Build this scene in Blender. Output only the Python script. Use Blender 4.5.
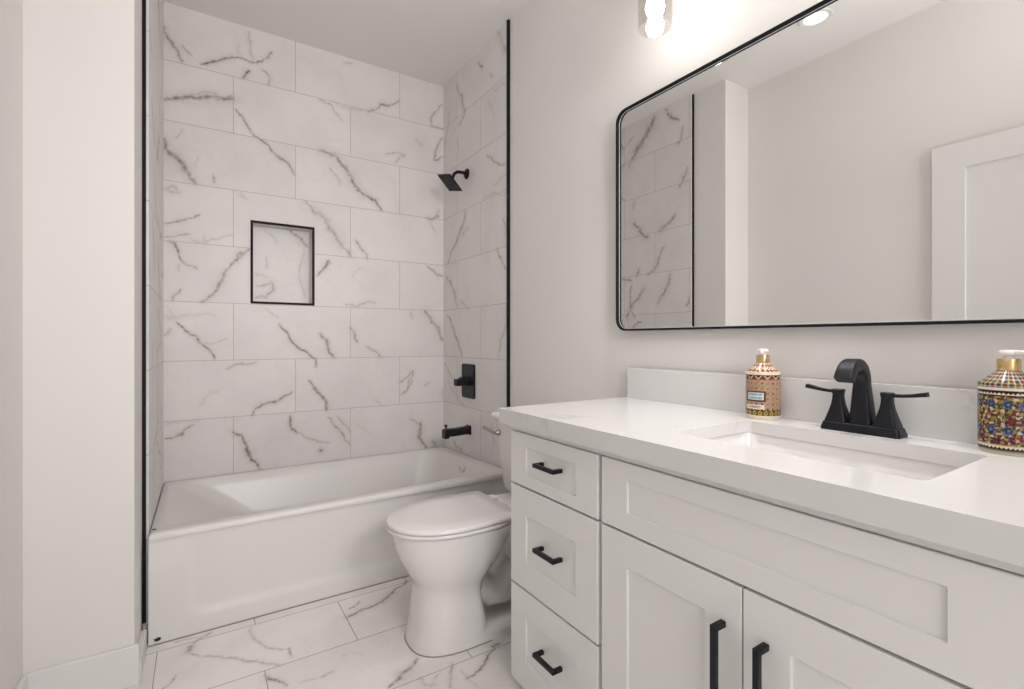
import bpy, bmesh, math, random
import numpy as np
from mathutils import Vector, Matrix

for o in list(bpy.data.objects): bpy.data.objects.remove(o)
SC = bpy.context.scene
COL = SC.collection
random.seed(7)
PI = math.pi

# ------------------------------------------------------------------ camera
F, TH, CY, H = 487.77, 0.5697, 339.7, 1.054          # focal length in px, yaw, horizon row, eye height
cd = bpy.data.cameras.new('camera'); cam = bpy.data.objects.new('camera', cd); COL.objects.link(cam)
cam.location = (0, 0, H); cam.rotation_euler = (PI/2, 0, -TH)
cd.sensor_fit = 'HORIZONTAL'; cd.sensor_width = 36; cd.lens = 36*F/1024
cd.shift_y = (CY-344.5)/1024; cd.clip_start = 0.02
SC.camera = cam

# ------------------------------------------------------------------ world, exposure, large lights
w = bpy.data.worlds.new('world'); SC.world = w; w.use_nodes = True
w.node_tree.nodes['Background'].inputs[0].default_value = (1.0, 0.97, 0.94, 1)
w.node_tree.nodes['Background'].inputs[1].default_value = 0.9
vs = SC.view_settings
vs.view_transform = 'Standard'; vs.look = 'None'; vs.gamma = 1; vs.exposure = 0.57; vs.use_curve_mapping = False

def light(name, kind, loc, energy, color=(1, 1, 1), size=0.1, rot=(0, 0, 0), size_y=None):
    l = bpy.data.lights.new(name, kind); l.energy = energy; l.color = color
    if kind == 'AREA':
        l.shape = 'RECTANGLE' if size_y else 'DISK'; l.size = size
        if size_y: l.size_y = size_y
    else: l.shadow_soft_size = size
    o = bpy.data.objects.new(name, l); COL.objects.link(o); o.location = loc; o.rotation_euler = rot
    return o
BULB_W, DOWN_W, DOORWAY_FILL_W, CEILING_FILL_W = 0, 0, 11.5, 5.0
ALCOVE_FILL_W = 3.8
BULBD_W = 0.9
BULB_E = 17.0
WARM = (1.0, 0.965, 0.945)
# added fill light, unseen, shining in through the doorway behind the camera
light('doorway_fill', 'AREA', (0.05, -1.6, 1.5), DOORWAY_FILL_W, (1.0, 0.98, 0.96), 1.2, (math.radians(90), 0, 0), 1.8)
# added fill light near the camera, brightens the tub alcove
af = light('alcove_fill', 'AREA', (.66, -.62, 1.75), ALCOVE_FILL_W, (1.0, 0.985, 0.985), .5)
af.rotation_euler = (Vector((.62, 2.93, 1.25))-Vector(af.location)).to_track_quat('-Z', 'Y').to_euler(); af.data.spread = math.radians(85)
light('ceiling_fill', 'AREA', (0.40, -.30, 1.5), CEILING_FILL_W, (1.0, 0.985, 0.98), .5, (math.radians(180-30), 0, 0)).data.spread = math.radians(100)  # added fill light, aimed up and forward to brighten the ceiling

# ------------------------------------------------------------------ helpers
def setmat(o, m):
    if m: o.data.materials.append(m)
def obj(name, bm, m=None, parent=None, smooth=False, angle=40):
    me = bpy.data.meshes.new(name); bmesh.ops.recalc_face_normals(bm, faces=bm.faces); bm.to_mesh(me); bm.free()
    o = bpy.data.objects.new(name, me); COL.objects.link(o); setmat(o, m)
    if smooth:
        for p in me.polygons: p.use_smooth = True
        if angle < 180:
            try: me.set_sharp_from_angle(angle=math.radians(angle))
            except Exception: pass
    if parent: o.parent = parent
    return o
def tag(o, label, cat, group=None):
    o['label'] = label; o['category'] = cat
    if group: o['group'] = group
    return o
def struct(o): o['kind'] = 'structure'; return o
def thing(name, label, cat, loc, group=None):
    o = bpy.data.objects.new(name, None); COL.objects.link(o); o.location = loc; o.empty_display_size = 0.05
    return tag(o, label, cat, group)
def part(name, bm, m, root, smooth=False, angle=40, label=None):
    """bm in world coordinates; root (an Empty or mesh whose world location is root_loc)"""
    L = Vector(root['_l']) if '_l' in root else root.location
    bmesh.ops.translate(bm, verts=bm.verts, vec=-Vector(L))
    o = obj(name, bm, m, root, smooth, angle)
    if label: o['label'] = label
    return o
def sub(name, bm, m, par, L, smooth=False, angle=40):
    bmesh.ops.translate(bm, verts=bm.verts, vec=-Vector(L))
    return obj(name, bm, m, par, smooth, angle)
def box(bm, lo, hi, bev=0, seg=2):
    v = [bm.verts.new((x, y, z)) for x in (lo[0], hi[0]) for y in (lo[1], hi[1]) for z in (lo[2], hi[2])]
    fs = [(0, 1, 3, 2), (4, 6, 7, 5), (0, 4, 5, 1), (2, 3, 7, 6), (0, 2, 6, 4), (1, 5, 7, 3)]
    faces = [bm.faces.new([v[i] for i in f]) for f in fs]
    if bev > 0:
        es = list({e for f in faces for e in f.edges})
        bmesh.ops.bevel(bm, geom=es, offset=bev, segments=seg, affect='EDGES', profile=0.5)
    return bm
def B(lo, hi, bev=0, seg=2): return box(bmesh.new(), lo, hi, bev, seg)
def loft(bm, rings, cap0=True, cap1=True, closed=True):
    vr = [[bm.verts.new(p) for p in r] for r in rings]
    n = len(vr[0])
    for a, b in zip(vr[:-1], vr[1:]):
        for i in range(n if closed else n-1):
            j = (i+1) % n
            try: bm.faces.new((a[i], a[j], b[j], b[i]))
            except ValueError: pass
    if cap0: bm.faces.new(list(reversed(vr[0])))
    if cap1: bm.faces.new(vr[-1])
    return bm
def circ(c, r, ax=2, n=32, ry=None):
    ry = ry or r; out = []
    for i in range(n):
        t = 2*PI*i/n; a, b = r*math.cos(t), ry*math.sin(t)
        p = [a, b]; p.insert(ax, 0) if ax != 1 else p.insert(1, 0)
        out.append((c[0]+p[0], c[1]+p[1], c[2]+p[2]))
    return out
def lathe(bm, c, prof, n=48, cap0=True, cap1=True):
    return loft(bm, [circ((c[0], c[1], c[2]+z), max(r, 1e-4), 2, n) for r, z in prof], cap0, cap1)
def rrect(cx, cy, hx, hy, r, z, n=6):
    pts = []
    for (sx, sy, a0) in ((1, 1, 0), (-1, 1, PI/2), (-1, -1, PI), (1, -1, 3*PI/2)):
        for i in range(n+1):
            a = a0+PI/2*i/n
            pts.append((cx+sx*(hx-r)+r*math.cos(a), cy+sy*(hy-r)+r*math.sin(a), z))
    return pts
def sweep(bm, path, sect, up=Vector((0, 1, 0)), scales=None, cap=True):
    """sect: list of (a,b) in the plane (side, normal)"""
    rings = []; P = [Vector(p) for p in path]
    for i, p in enumerate(P):
        t = (P[min(i+1, len(P)-1)]-P[max(i-1, 0)]).normalized()
        s = up.normalized(); nrm = t.cross(s).normalized()
        k = scales[i] if scales else (1, 1)
        rings.append([tuple(p+s*a*k[0]+nrm*b*k[1]) for a, b in sect])
    return loft(bm, rings, cap, cap)
def rsect(hx, hy, r, n=4): return [(p[0], p[1]) for p in rrect(0, 0, hx, hy, r, 0, n)]

# ------------------------------------------------------------------ materials
def newmat(name):
    m = bpy.data.materials.new(name); m.use_nodes = True
    return m, m.node_tree, m.node_tree.nodes['Principled BSDF']
def N(nt, t, **k):
    n = nt.nodes.new(t)
    for a, b in k.items(): setattr(n, a, b)
    return n
def srgb(r, g, b):
    f = lambda c: (c/255/12.92) if c/255 <= .04045 else ((c/255+.055)/1.055)**2.4
    return (f(r), f(g), f(b), 1)
def plain(name, col, rough=.5, metal=0, bump=0, bscale=300, var=0.0, coat=0, spec=.5, vscale=3):
    m, nt, p = newmat(name)
    tc = N(nt, 'ShaderNodeTexCoord')
    p.inputs['Roughness'].default_value = rough; p.inputs['Metallic'].default_value = metal
    p.inputs['Coat Weight'].default_value = coat; p.inputs['Specular IOR Level'].default_value = spec
    ns = N(nt, 'ShaderNodeTexNoise'); ns.inputs['Scale'].default_value = vscale
    nt.links.new(tc.outputs['Object'], ns.inputs['Vector'])
    mx = N(nt, 'ShaderNodeMix', data_type='RGBA')
    mx.inputs[6].default_value = tuple(c*(1-var) for c in col[:3])+(1,); mx.inputs[7].default_value = col
    nt.links.new(ns.outputs['Fac'], mx.inputs[0]); nt.links.new(mx.outputs[2], p.inputs['Base Color'])
    if bump:
        nb = N(nt, 'ShaderNodeTexNoise'); nb.inputs['Scale'].default_value = bscale
        nt.links.new(tc.outputs['Object'], nb.inputs['Vector'])
        b = N(nt, 'ShaderNodeBump'); b.inputs['Strength'].default_value = bump; b.inputs['Distance'].default_value = .002
        nt.links.new(nb.outputs['Fac'], b.inputs['Height']); nt.links.new(b.outputs[0], p.inputs['Normal'])
    return m
M = {}
M['paint'] = plain('wall_paint', (.80, .778, .75, 1), .6, bump=.05, bscale=250, var=.015)
M['ceil'] = plain('ceiling_paint', (.83, .81, .795, 1), .8, bump=.08, bscale=180, var=.015)
M['trim_white'] = plain('white_trim_paint', (.78, .775, .76, 1), .35, var=.01)
M['cab'] = plain('cabinet_paint', (.80, .79, .78, 1), .35, var=.01)
M['gap'] = plain('cabinet_shadow_frame', (.70, .69, .67, 1), .5, var=.01)
M['black'] = plain('matte_black_metal', (.008, .008, .013, 1), .38, var=.05, spec=.3)
M['trimblack'] = plain('black_edge_profile', (.006, .006, .008, 1), .55, var=.05, spec=.2)
M['porcelain'] = plain('porcelain', (.80, .775, .765, 1), .08, var=.01, coat=.3)
M['acrylic'] = plain('tub_acrylic', (.79, .77, .755, 1), .3, var=.01)
M['plastic'] = plain('seat_plastic', (.80, .775, .77, 1), .18, var=.01)
M['chrome'] = plain('chrome', (.42, .41, .40, 1), .2, metal=1)
M['chrome_light'] = plain('polished_glass_edge', (.62, .64, .66, 1), .3)
M['dark'] = plain('dark_scuff', (.02, .018, .016, 1), .7)
M['caulk'] = plain('grout_caulk', (.30, .27, .22, 1), .8)
M['pump'] = plain('white_pump_plastic', (.82, .80, .78, 1), .3)
M['gold'] = plain('gold_collar', (.72, .50, .24, 1), .25, metal=.85)
M['drainm'] = plain('brushed_drain', (.3, .3, .3, 1), .3, metal=1)

def mirror_mat():
    m, nt, p = newmat('mirror_glass')
    tc = N(nt, 'ShaderNodeTexCoord'); ns = N(nt, 'ShaderNodeTexNoise'); ns.inputs['Scale'].default_value = 2
    nt.links.new(tc.outputs['Object'], ns.inputs['Vector'])
    mr = N(nt, 'ShaderNodeMapRange'); mr.inputs[3].default_value = .003; mr.inputs[4].default_value = .008
    nt.links.new(ns.outputs['Fac'], mr.inputs[0]); nt.links.new(mr.outputs[0], p.inputs['Roughness'])
    p.inputs['Base Color'].default_value = (.93, .93, .915, 1); p.inputs['Metallic'].default_value = 1
    return m
M['mirror'] = mirror_mat()
def glass_mat():
    m, nt, p = newmat('clear_shade_glass')
    nt.nodes.remove(p); out = nt.nodes['Material Output']
    tr = N(nt, 'ShaderNodeBsdfTransparent'); tr.inputs[0].default_value = (.97, .96, .95, 1)
    gl = N(nt, 'ShaderNodeBsdfGlossy'); gl.inputs['Roughness'].default_value = .03
    lw = N(nt, 'ShaderNodeLayerWeight'); lw.inputs[0].default_value = .35
    mr = N(nt, 'ShaderNodeMath', operation='MULTIPLY'); mr.inputs[1].default_value = .35
    nt.links.new(lw.outputs['Fresnel'], mr.inputs[0])
    mx = N(nt, 'ShaderNodeMixShader'); nt.links.new(mr.outputs[0], mx.inputs[0])
    nt.links.new(tr.outputs[0], mx.inputs[1]); nt.links.new(gl.outputs[0], mx.inputs[2])
    nt.links.new(mx.outputs[0], out.inputs['Surface'])
    return m
M['glass'] = glass_mat()
def emit(name, col, s):
    m, nt, p = newmat(name)
    p.inputs['Base Color'].default_value = (.9, .9, .9, 1)
    p.inputs['Emission Color'].default_value = col; p.inputs['Emission Strength'].default_value = s
    return m
M['bulb'] = emit('lit_bulb', (1, .95, .92, 1), BULB_E)
M['lens'] = emit('lit_lens', (1, .97, .94, 1), .3)

def marble(name, base, uax, vax, uoff, voff, tw, th, rough, mortar=(.50, .47, .44, 1), msize=.0018, shift=.5, flip=False):
    """porcelain marble tile: drawn veins in point attribute 'vein' + brick joints from object coordinates"""
    m, nt, p = newmat(name); L = nt.links.new
    tc = N(nt, 'ShaderNodeTexCoord'); sp = N(nt, 'ShaderNodeSeparateXYZ'); L(tc.outputs['Object'], sp.inputs[0])
    def off(ax, d):
        a = N(nt, 'ShaderNodeMath', operation='SUBTRACT'); L(sp.outputs[ax], a.inputs[0]); a.inputs[1].default_value = d; return a
    cb = N(nt, 'ShaderNodeCombineXYZ'); L(off(uax, uoff).outputs[0], cb.inputs[0]); L(off(vax, voff).outputs[0], cb.inputs[1])
    br = N(nt, 'ShaderNodeTexBrick'); L(cb.outputs[0], br.inputs['Vector'])
    br.offset = shift; br.offset_frequency = 2; br.squash = 1
    br.inputs['Scale'].default_value = 1; br.inputs['Mortar Size'].default_value = msize; br.inputs['Mortar Smooth'].default_value = .2
    br.inputs['Brick Width'].default_value = tw; br.inputs['Row Height'].default_value = th; br.inputs['Bias'].default_value = 0
    br.inputs['Color1'].default_value = (1, 1, 1, 1); br.inputs['Color2'].default_value = (.955, .955, .955, 1)
    br.inputs['Mortar'].default_value = (1, 1, 1, 1)
    # soft clouds
    n1 = N(nt, 'ShaderNodeTexNoise'); n1.inputs['Scale'].default_value = 4.5; n1.inputs['Detail'].default_value = 5; L(tc.outputs['Object'], n1.inputs['Vector'])
    r1 = N(nt, 'ShaderNodeValToRGB'); L(n1.outputs['Fac'], r1.inputs[0])
    r1.color_ramp.elements[0].position = .3; r1.color_ramp.elements[0].color = tuple(c*.93 for c in base[:3])+(1,)
    r1.color_ramp.elements[1].position = .6; r1.color_ramp.elements[1].color = base
    # faint hairline veins
    n2 = N(nt, 'ShaderNodeTexNoise'); n2.inputs['Scale'].default_value = 2.6; n2.inputs['Detail'].default_value = 6; n2.inputs['Roughness'].default_value = .6; n2.inputs['Distortion'].default_value = .6
    L(tc.outputs['Object'], n2.inputs['Vector'])
    r2 = N(nt, 'ShaderNodeValToRGB'); L(n2.outputs['Fac'], r2.inputs[0]); cr = r2.color_ramp
    cr.elements[0].position = .485; cr.elements[0].color = (0, 0, 0, 1); cr.elements[1].position = .515; cr.elements[1].color = (0, 0, 0, 1)
    e = cr.elements.new(.5); e.color = (.05, .05, .05, 1)
    at = N(nt, 'ShaderNodeAttribute', attribute_name='vein')
    n3 = N(nt, 'ShaderNodeTexNoise'); n3.inputs['Scale'].default_value = 45; n3.inputs['Detail'].default_value = 4; L(tc.outputs['Object'], n3.inputs['Vector'])
    mr = N(nt, 'ShaderNodeMapRange'); mr.inputs[1].default_value = .3; mr.inputs[2].default_value = .7; mr.inputs[3].default_value = .55; mr.inputs[4].default_value = 1.25
    L(n3.outputs['Fac'], mr.inputs[0])
    mu = N(nt, 'ShaderNodeMath', operation='MULTIPLY'); L(at.outputs['Fac'], mu.inputs[0]); L(mr.outputs[0], mu.inputs[1])
    ad = N(nt, 'ShaderNodeMath', operation='ADD', use_clamp=True); L(mu.outputs[0], ad.inputs[0]); L(r2.outputs[0], ad.inputs[1])
    rv = N(nt, 'ShaderNodeValToRGB'); L(ad.outputs[0], rv.inputs[0]); cr = rv.color_ramp
    cr.elements[0].position = 0; cr.elements[0].color = (1, 1, 1, 1)
    cr.elements[1].position = 1; cr.elements[1].color = (.25, .215, .18, 1)
    e = cr.elements.new(.3); e.color = (.80, .775, .74, 1)
    e = cr.elements.new(.65); e.color = (.50, .455, .41, 1)
    m1 = N(nt, 'ShaderNodeMix', data_type='RGBA', blend_type='MULTIPLY'); m1.inputs[0].default_value = 1
    L(r1.outputs[0], m1.inputs[6]); L(rv.outputs[0], m1.inputs[7])
    m2 = N(nt, 'ShaderNodeMix', data_type='RGBA', blend_type='MULTIPLY'); m2.inputs[0].default_value = 1
    L(m1.outputs[2], m2.inputs[6]); L(br.outputs['Color'], m2.inputs[7])
    m3 = N(nt, 'ShaderNodeMix', data_type='RGBA'); L(br.outputs['Fac'], m3.inputs[0]); L(m2.outputs[2], m3.inputs[6]); m3.inputs[7].default_value = mortar
    L(m3.outputs[2], p.inputs['Base Color'])
    bu = N(nt, 'ShaderNodeBump', invert=True); bu.inputs['Strength'].default_value = .3; bu.inputs['Distance'].default_value = .001
    L(br.outputs['Fac'], bu.inputs['Height']); L(bu.outputs[0], p.inputs['Normal'])
    p.inputs['Roughness'].default_value = rough
    return m
TILE = (.82, .785, .775, 1)
# back wall: rows every .297 from z = .3535; joints at x = .149 / .446 shifted by half a tile on alternate rows
M['tile_back'] = marble('marble_tile_back', TILE, 0, 2, .149-.6-.3, .3555-.297*2, .600, .2965, .42)
M['tile_side'] = marble('marble_tile_side', TILE, 1, 2, 2.434-.6*8+.3, .3555-.297*2, .600, .2965, .42)
M['tile_niche'] = marble('marble_niche', TILE, 0, 2, -5.1, -5.1, 9, 9, .42, msize=.0)
M['tile_floor'] = marble('marble_floor', (.90, .875, .86, 1), 0, 1, .174-.588*4, 1.733-.3*8, .588, .300, .2, mortar=(.42, .38, .35, 1))

def quartz():
    m, nt, p = newmat('white_quartz'); L = nt.links.new
    tc = N(nt, 'ShaderNodeTexCoord')
    n1 = N(nt, 'ShaderNodeTexNoise'); n1.inputs['Scale'].default_value = 2.3; n1.inputs['Detail'].default_value = 7; n1.inputs['Distortion'].default_value = .8
    L(tc.outputs['Object'], n1.inputs['Vector'])
    r = N(nt, 'ShaderNodeValToRGB'); L(n1.outputs['Fac'], r.inputs[0]); cr = r.color_ramp
    b = (.71, .70, .695, 1)
    cr.elements[0].position = .40; cr.elements[0].color = b; cr.elements[1].position = .60; cr.elements[1].color = b
    cr.elements.new(.488).color = b; cr.elements.new(.512).color = b; cr.elements.new(.5).color = (.60, .585, .57, 1)
    n2 = N(nt, 'ShaderNodeTexNoise'); n2.inputs['Scale'].default_value = 5; L(tc.outputs['Object'], n2.inputs['Vector'])
    r2 = N(nt, 'ShaderNodeValToRGB'); L(n2.outputs['Fac'], r2.inputs[0]); r2.color_ramp.elements[0].position = .56; r2.color_ramp.elements[1].position = .68
    mx = N(nt, 'ShaderNodeMix', data_type='RGBA'); L(r2.outputs[0], mx.inputs[0]); mx.inputs[6].default_value = b; L(r.outputs[0], mx.inputs[7])
    L(mx.outputs[2], p.inputs['Base Color']); p.inputs['Roughness'].default_value = .14
    return m
M['quartz'] = quartz()
def vcol(name, rough=.2):
    m, nt, p = newmat(name); at = N(nt, 'ShaderNodeAttribute', attribute_name='pattern')
    nt.links.new(at.outputs['Color'], p.inputs['Base Color']); p.inputs['Roughness'].default_value = rough; p.inputs['Specular IOR Level'].default_value = .35
    return m
M['ceramic_pattern'] = vcol('patterned_bottle_glaze')

# ------------------------------------------------------------------ veins of the individual tiles, traced in real plane coordinates
c_, s_ = math.cos(TH), math.sin(TH)
def ray(u, v):
    a = (u-512)/F; b = (CY-v)/F
    return np.array([s_+a*c_, c_-a*s_, b])
K = 689/200
CR = {'A': (130, 0, K), 'B': (320, 0, K), 'C': (130, 190, K), 'D': (320, 190, K), 'E': (130, 380, K), 'F': (320, 380, K),
      'J': (140, 560, 3.657), 'H': (320, 500, 3.413), 'M': (600, 80, 2.55)}
YB, XR, XL = 2.934, 1.346, -.149
VE = [
 ('A', [(118,95),(130,130),(150,160),(180,210)], 9, .62), ('A', [(180,155),(195,175),(210,190)], 4, .5),
 ('A', [(245,222),(270,215),(310,207),(340,200),(385,200)], 6, .8), ('A', [(385,200),(420,215),(455,212),(475,198),(487,182)], 5, .65),
 ('A', [(410,110),(415,150),(425,210)], 6, .35), ('A', [(375,150),(370,180),(400,205)], 6, .2),
 ('A', [(390,268),(402,250),(412,243)], 6, .8), ('A', [(455,240),(475,255),(483,275),(478,292)], 5, .5),
 ('A', [(118,342),(160,338),(200,335),(250,333),(310,338),(355,340)], 13, .6), ('A', [(200,325),(300,325)], 5, .4), ('A', [(300,345),(350,330)], 8, .6),
 ('A', [(365,378),(385,400),(405,435),(430,470)], 5, .75), ('A', [(430,470),(460,490),(500,530),(535,555),(555,580),(570,605)], 6, .65),
 ('A', [(116,480),(140,530),(175,560),(195,590),(225,630)], 15, .62), ('A', [(180,445),(160,475)], 4, .3), ('A', [(285,600),(292,630)], 4, .5),
 ('A', [(235,540),(228,580)], 5, .2), ('A', [(120,650),(150,640),(165,660)], 10, .3), ('A', [(360,655),(400,685)], 6, .2),
 ('C', [(125,0),(150,8),(175,5)], 9, .3), ('C', [(120,115),(160,110),(200,98),(240,84)], 5, .6), ('C', [(118,160),(160,158),(205,152)], 4, .5),
 ('C', [(210,170),(255,180),(355,155)], 4, .3), ('C', [(255,160),(258,185)], 5, .3),
 ('C', [(135,178),(155,185),(165,210),(185,250)], 7, .7), ('C', [(190,255),(215,262),(230,272)], 5, .5), ('C', [(168,255),(168,278)], 4, .35),
 ('C', [(175,342),(150,365),(145,380)], 6, .5), ('C', [(410,205),(385,225),(355,250),(330,280),(310,320),(300,345),(270,370),(245,385)], 9, .58),
 ('C', [(385,215),(365,245)], 9, .6), ('C', [(120,400),(150,440),(200,430),(290,432)], 8, .22), ('C', [(112,500),(140,480)], 9, .4), ('C', [(115,435),(160,440)], 14, .25),
 ('C', [(160,455),(190,485),(230,505),(260,540),(285,565),(292,582)], 5, .8), ('C', [(240,525),(335,513)], 4, .3),
 ('C', [(515,462),(540,490),(560,525),(585,548),(620,570),(640,583),(640,608)], 5, .85), ('C', [(470,410),(510,440)], 4, .3),
 ('C', [(330,618),(360,602),(400,600),(435,592)], 6, .4), ('C', [(605,40),(630,75),(660,90),(689,105)], 14, .35),
 ('C', [(645,295),(665,275),(689,250)], 7, .6), ('C', [(655,495),(689,530)], 5, .4), ('C', [(615,655),(650,689)], 5, .6), ('C', [(380,10),(405,35)], 5, .25),
 ('D', [(125,0),(160,20),(190,35),(212,68)], 7, .7), ('D', [(0,80),(20,110),(50,150),(75,190),(105,230)], 13, .4), ('D', [(120,170),(140,200),(163,238)], 6, .5),
 ('D', [(365,95),(390,100),(408,88)], 6, .6), ('D', [(380,105),(400,150)], 4, .3), ('D', [(390,95),(412,70)], 4, .4), ('D', [(0,285),(20,265),(32,242)], 6, .7),
 ('D', [(372,265),(400,290),(426,297)], 6, .5), ('D', [(90,395),(130,400),(170,385),(190,388)], 5, .4), ('D', [(150,265),(110,300)], 5, .15),
 ('D', [(105,475),(120,510),(130,525)], 6, .6), ('D', [(160,540),(190,555),(215,577)], 6, .4),
 ('D', [(362,418),(385,455),(410,490),(426,520)], 11, .5), ('D', [(315,420),(320,445)], 5, .3), ('D', [(0,495),(25,520),(32,560),(50,578)], 8, .6),
 ('D', [(277,662),(300,645),(320,625),(305,660),(300,689)], 5, .5),
 ('B', [(0,345),(40,360),(60,395),(75,415)], 5, .4), ('B', [(40,345),(100,375),(160,378)], 5, .25), ('B', [(165,385),(210,362),(240,362),(272,345)], 5, .6),
 ('B', [(205,360),(235,362)], 7, .7), ('B', [(420,360),(395,385),(380,410),(385,435),(425,445)], 5, .5), ('B', [(330,480),(350,500)], 10, .2),
 ('B', [(225,530),(290,537),(260,560)], 5, .4), ('B', [(422,475),(405,500),(392,550),(422,540)], 5, .6),
 ('B', [(0,520),(60,540),(95,590),(120,640),(150,670),(185,689)], 10, .6), ('B', [(35,580),(60,610),(70,640)], 5, .3), ('B', [(80,215),(110,218)], 5, .3),
 ('F', [(0,45),(20,75),(22,105)], 8, .6), ('F', [(30,130),(60,165),(80,190),(105,225)], 6, .5), ('F', [(60,125),(80,150),(104,180)], 5, .4),
 ('F', [(280,50),(300,35),(315,0)], 5, .5), ('F', [(360,20),(380,5)], 5, .3), ('F', [(310,135),(335,150),(350,160)], 5, .4),
 ('F', [(345,150),(340,195),(365,232)], 9, .6), ('F', [(385,210),(400,228)], 5, .4), ('F', [(120,150),(170,190)], 5, .15), ('F', [(190,70),(215,90)], 6, .2), ('F', [(3,243),(8,243)], 6, .9),
 ('E', [(420,122),(440,95),(470,80),(500,78),(525,60),(560,40)], 6, .7), ('E', [(485,78),(520,66)], 8, .5), ('E', [(240,90),(255,60),(300,40)], 9, .15),
 ('E', [(118,155),(140,148),(240,138)], 5, .25), ('E', [(120,203),(160,195),(180,190),(190,170),(218,155)], 5, .6), ('E', [(165,190),(185,185)], 9, .5),
 ('E', [(355,180),(385,190),(405,230),(410,262),(435,285),(452,310)], 7, .8), ('E', [(400,235),(410,260)], 12, .7), ('E', [(552,125),(555,165),(575,182)], 6, .7),
 ('E', [(575,182),(610,200),(645,210),(689,215)], 4, .4), ('E', [(618,5),(650,45),(675,75),(678,105)], 6, .7), ('E', [(655,243),(661,243)], 6, .9),
]
VR = [
 ('B', [(470,290),(490,330),(500,380),(480,430)], 6, .55), ('B', [(445,390),(440,450),(430,540)], 5, .4), ('B', [(475,460),(468,560)], 4, .3),
 ('B', [(545,215),(560,230)], 6, .6), ('B', [(585,255),(595,265)], 6, .5), ('B', [(575,535),(600,557),(645,562)], 5, .6), ('B', [(600,310),(645,290)], 5, .2),
 ('B', [(580,350),(600,400)], 5, .25), ('B', [(610,100),(630,160),(645,180)], 14, .3), ('B', [(600,640),(645,600)], 5, .25),
 ('D', [(500,75),(495,110),(470,180),(440,255)], 6, .6), ('D', [(515,130),(490,155)], 6, .3), ('D', [(610,200),(625,235),(640,270)], 6, .6),
 ('D', [(435,297),(455,335),(475,405)], 7, .5), ('D', [(437,435),(460,475),(475,520),(490,575)], 6, .6), ('D', [(640,470),(620,520),(615,580)], 6, .4),
 ('D', [(560,30),(640,10)], 4, .3), ('D', [(630,100),(640,150)], 5, .4), ('D', [(430,600),(450,640),(470,689)], 5, .4), ('D', [(480,380),(510,410)], 5, .3),
 ('F', [(440,0),(470,55),(500,90)], 5, .3), ('F', [(460,210),(490,240)], 8, .4), ('F', [(590,150),(600,215)], 5, .3),
]
VN = [('C', [(550,140),(590,165),(612,195)], 8, .5), ('C', [(470,230),(470,270)], 5, .3), ('C', [(435,290),(480,300)], 5, .25),
      ('C', [(440,330),(485,320),(495,345),(470,368),(435,370)], 7, .4), ('C', [(465,140),(505,180)], 5, .2), ('C', [(600,200),(605,370)], 6, .25)]
VF = [
 ('J', [(170,345),(240,352),(300,358),(385,370),(450,378),(510,385)], 6, .6), ('J', [(182,315),(176,335)], 18, .6), ('J', [(170,325),(215,290),(260,265)], 10, .45),
 ('J', [(130,300),(215,285)], 6, .5), ('J', [(408,245),(410,275),(440,305),(490,325),(540,325)], 5, .5), ('J', [(545,320),(555,355)], 5, .5),
 ('J', [(455,422),(500,440),(535,460)], 8, .8), ('J', [(585,450),(640,435),(705,410)], 4, .3), ('J', [(800,150),(785,170),(765,178)], 5, .7),
 ('J', [(760,210),(800,185),(860,165),(905,135),(930,110),(975,78)], 8, .75), ('J', [(815,185),(790,195),(760,205)], 8, .5), ('J', [(740,350),(800,340),(820,345)], 5, .2),
 ('H', [(235,640),(270,610),(300,580),(335,540)], 13, .65), ('H', [(445,645),(448,600),(450,560)], 9, .5), ('H', [(600,505),(570,540),(545,580),(500,610)], 7, .85),
 ('H', [(340,605),(350,625),(400,630)], 7, .4), ('H', [(380,640),(410,590)], 5, .35), ('H', [(480,580),(540,640)], 5, .3), ('H', [(0,605),(50,580)], 5, .3),
 ('H', [(590,500),(610,490)], 12, .7),
]
VM = [
 ('M', [(135,95),(120,130),(95,170),(80,200)], 12, .6), ('M', [(165,75),(180,95),(200,100)], 6, .65), ('M', [(208,120),(205,145),(195,162)], 5, .5),
 ('M', [(220,222),(210,250),(200,270)], 5, .5), ('M', [(83,365),(95,375),(110,398),(120,400)], 7, .6), ('M', [(190,340),(175,362),(150,385)], 8, .5),
 ('M', [(160,425),(145,465),(120,495)], 6, .5), ('M', [(97,480),(90,500)], 5, .6), ('M', [(110,530),(95,560),(65,603)], 8, .5), ('M', [(175,495),(160,545),(145,570)], 7, .5),
 ('M', [(225,555),(218,575)], 5, .5), ('M', [(85,310),(80,330)], 5, .3), ('M', [(80,200),(70,225)], 6, .3),
]
XM = 1.318
def strokes(lst, plane):
    out = []
    for cid, pts, wd, st in lst:
        x0, y0, k = CR[cid]; q = []
        for X, Y in pts:
            r = ray(x0+X/k, y0+Y/k)
            if plane == 'back': t = YB/r[1]; p = r*t; q.append((p[0], p[2]+H))
            if plane == 'niche': t = (YB+.09)/r[1]; p = r*t; q.append((p[0], p[2]+H))
            if plane == 'right': t = XR/r[0]; p = r*t; q.append((p[1], p[2]+H))
            if plane == 'floor': t = -H/r[2]; p = r*t; q.append((p[0], p[1]))
            if plane == 'left': t = (2*XM-XL)/r[0]; p = r*t; q.append((p[1], p[2]+H))
        out.append((q, wd/k*t/F*.68, min(1, st*1.06)))
    return out
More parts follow.
